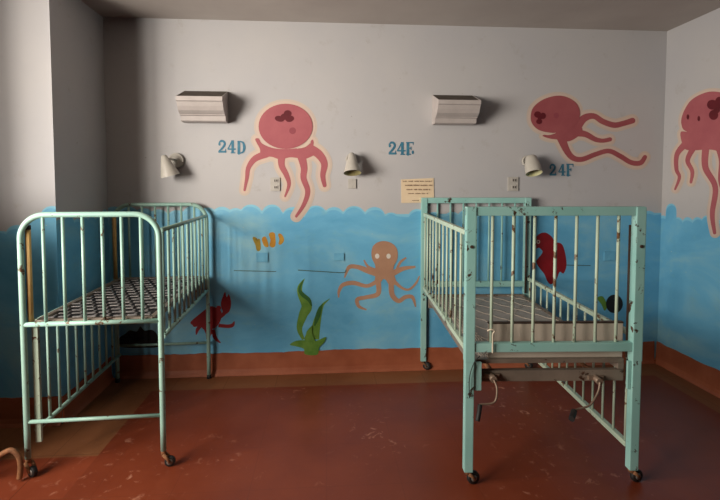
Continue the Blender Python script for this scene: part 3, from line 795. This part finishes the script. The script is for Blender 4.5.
# ------------------------------------------------------------------ mint crib (left)
LB = thing('hospital_crib', 'round cornered mint green tube crib with a lowered side, in the left alcove under 24D', 'crib', (-1.164, 2.910, 0), .035, 'metal hospital cribs')
w2, L2, h2 = .642, 1.085, 1.30
def hoop_end(y, front):
    R_, rt = .115, .0138; zt = h2-rt; x0 = w2/2
    zf = .085 if front else .022
    pts = [(-x0, y, zf)]+[(-x0, y, zf+(zt-R_-zf)*k/8) for k in range(1, 9)]
    pts += [(-x0+R_-R_*math.cos(a), y, zt-R_+R_*math.sin(a)) for a in [PI/2*k/10 for k in range(1, 11)]]
    pts += [(x0-R_+R_*math.sin(a), y, zt-R_+R_*math.cos(a)) for a in [PI/2*k/10 for k in range(0, 11)]]
    pts += [(x0, y, zf+(zt-R_-zf)*k/8) for k in range(7, -1, -1)]
    o = MB().tube(pts, rt, 14).build('end_frame', M['mint'], LB)
    MB().tube([(-x0, y, .752), (x0, y, .752)], .012, 12).build('middle_rail', M['mint'], o)
    MB().tube([(-x0, y, .268), (x0, y, .268)], .0092, 12).build('lower_rail', M['mint'], o)
    for k in range(6):
        xk = -x0+2*x0*(k+1.15)/7.1
        MB().tube([(xk, y, .758), (xk, y, zt-.008)], .0078, 10).build('bar', M['mint'], o)
    for sgn in (-1, 1):
        if front: caster(LB, sgn*x0, y, .082, .1 if sgn > 0 else -.5, .026)
        else: MB().tube([(sgn*x0, y, 0), (sgn*x0, y, .004), (sgn*x0, y, .03)], [.014, .017, .0155], 12).build('foot', M['rubber'], LB)
    return o
hoop_end(-L2/2, True); hoop_end(L2/2, False)
y2 = L2/2-.03
side_rail(LB, w2/2, -y2, y2, .65, 1.215, 11, M['mint'], box=False, r_rail=.0118, r_bar=.0075)
lr = side_rail(LB, -w2/2+.03, -y2, y2, .20, .765, 11, M['mint'], box=False, r_rail=.0118, r_bar=.0075)
MB().box((-w2/2+.036, -y2+.004, .46), (.028, .018, .62), bev=.003).build('end_stile', M['aqua_pale'], lr)
for y in (-L2/2+.034, L2/2-.034):
    MB().tube([(-w2/2+.023, y-.012, .76), (-w2/2+.023, y-.012, 1.215)], .0125, 12).build('guide_rod', M['rod'], LB)
    MB().tube([(-w2/2+.023, y-.012, 1.213), (-w2/2+.023, y-.012, 1.234)], .0135, 12).build('rod_cap', M['rubber'], LB)
zd2 = .765
mb = MB()
for sgn in (-1, 1): mb.box((sgn*(w2/2-.05), 0, zd2-.012), (.028, L2-.05, .03), bev=.003)
for y in (-L2/2+.03, L2/2-.03): mb.box((0, y, zd2-.012), (w2-.09, .03, .03), bev=.003)
deck2 = mb.build('bed_base', M['grey_frame'], LB)
MB().box((0, 0, zd2-.012), (w2-.12, L2-.08, .008)).build('under_sheet', M['deck_dark'], deck2)  # dark sheet filling the gaps under the links
mb = MB(); rows = 15
for j in range(rows):
    y = -L2/2+.07+(L2-.14)*j/(rows-1)
    for i in range(-1, 9):
        xx = -w2/2+.085+(i+(.5 if j % 2 else 0))*.066
        if abs(xx) < w2/2-.075:
            mb.box((xx, y, zd2+.002+.0015*math.sin(i*2.1+j)), (.046, .017, .004), bev=.001)
            mb.box((xx, y+.036, zd2-.003), (.012, .05, .002))
lk = mb.build('metal_links', M['link'], deck2); lk['kind'] = 'stuff'

# ------------------------------------------------------------------ rusty bent pipe entering at lower left
p0 = on_z(19.5, 479, .0125); yq = p0.y
pts = [on_y(u, v, yq) for u, v in ((19.5, 478.5), (20.5, 468), (19.5, 458.5), (14.5, 451.5), (9, 450.5), (0, 455), (-12, 462))]
e = on_z(-34, 484, .0125); pts.append(e)
tag(MB().tube(bez(pts, 8), .0125, 12).build('bent_pipe', M['rust']), 'rusty bent metal pipe arching over the floor beside the mint crib caster', 'pipe')

# ------------------------------------------------------------------ light: daylight through the two windows
W = bpy.data.worlds.new('world'); S.world = W; W.use_nodes = True
bg = W.node_tree.nodes['Background']; bg.inputs[0].default_value = (.75, .85, 1, 1); bg.inputs[1].default_value = .12
def day_light(name, loc, aim, sx_, sy_, energy, col):
    l = bpy.data.lights.new(name, 'AREA'); l.shape = 'RECTANGLE'; l.size = sx_; l.size_y = sy_
    l.energy = energy; l.color = col
    o = bpy.data.objects.new(name, l); C.objects.link(o); o.location = loc
    o.rotation_euler = (Vector(aim)-Vector(loc)).to_track_quat('-Z', 'Y').to_euler(); return o
for k in range(4):                                       # one light per pane, each facing into the room
    y = -.6+2.5*(k+.5)/4
    day_light('daylight_in_pane', (XL-.26, y, 1.66), (XL-.26+1, y+.85, 1.62), .55, 1.4, 27, (1, .925, .82)).data.spread = math.radians(125)

S.view_settings.view_transform = 'Standard'; S.view_settings.look = 'None'
S.view_settings.gamma = 1; S.view_settings.use_curve_mapping = False
S.view_settings.exposure = 0
S.cycles.use_denoising = True
S.cycles.max_bounces = 8; S.cycles.diffuse_bounces = 1
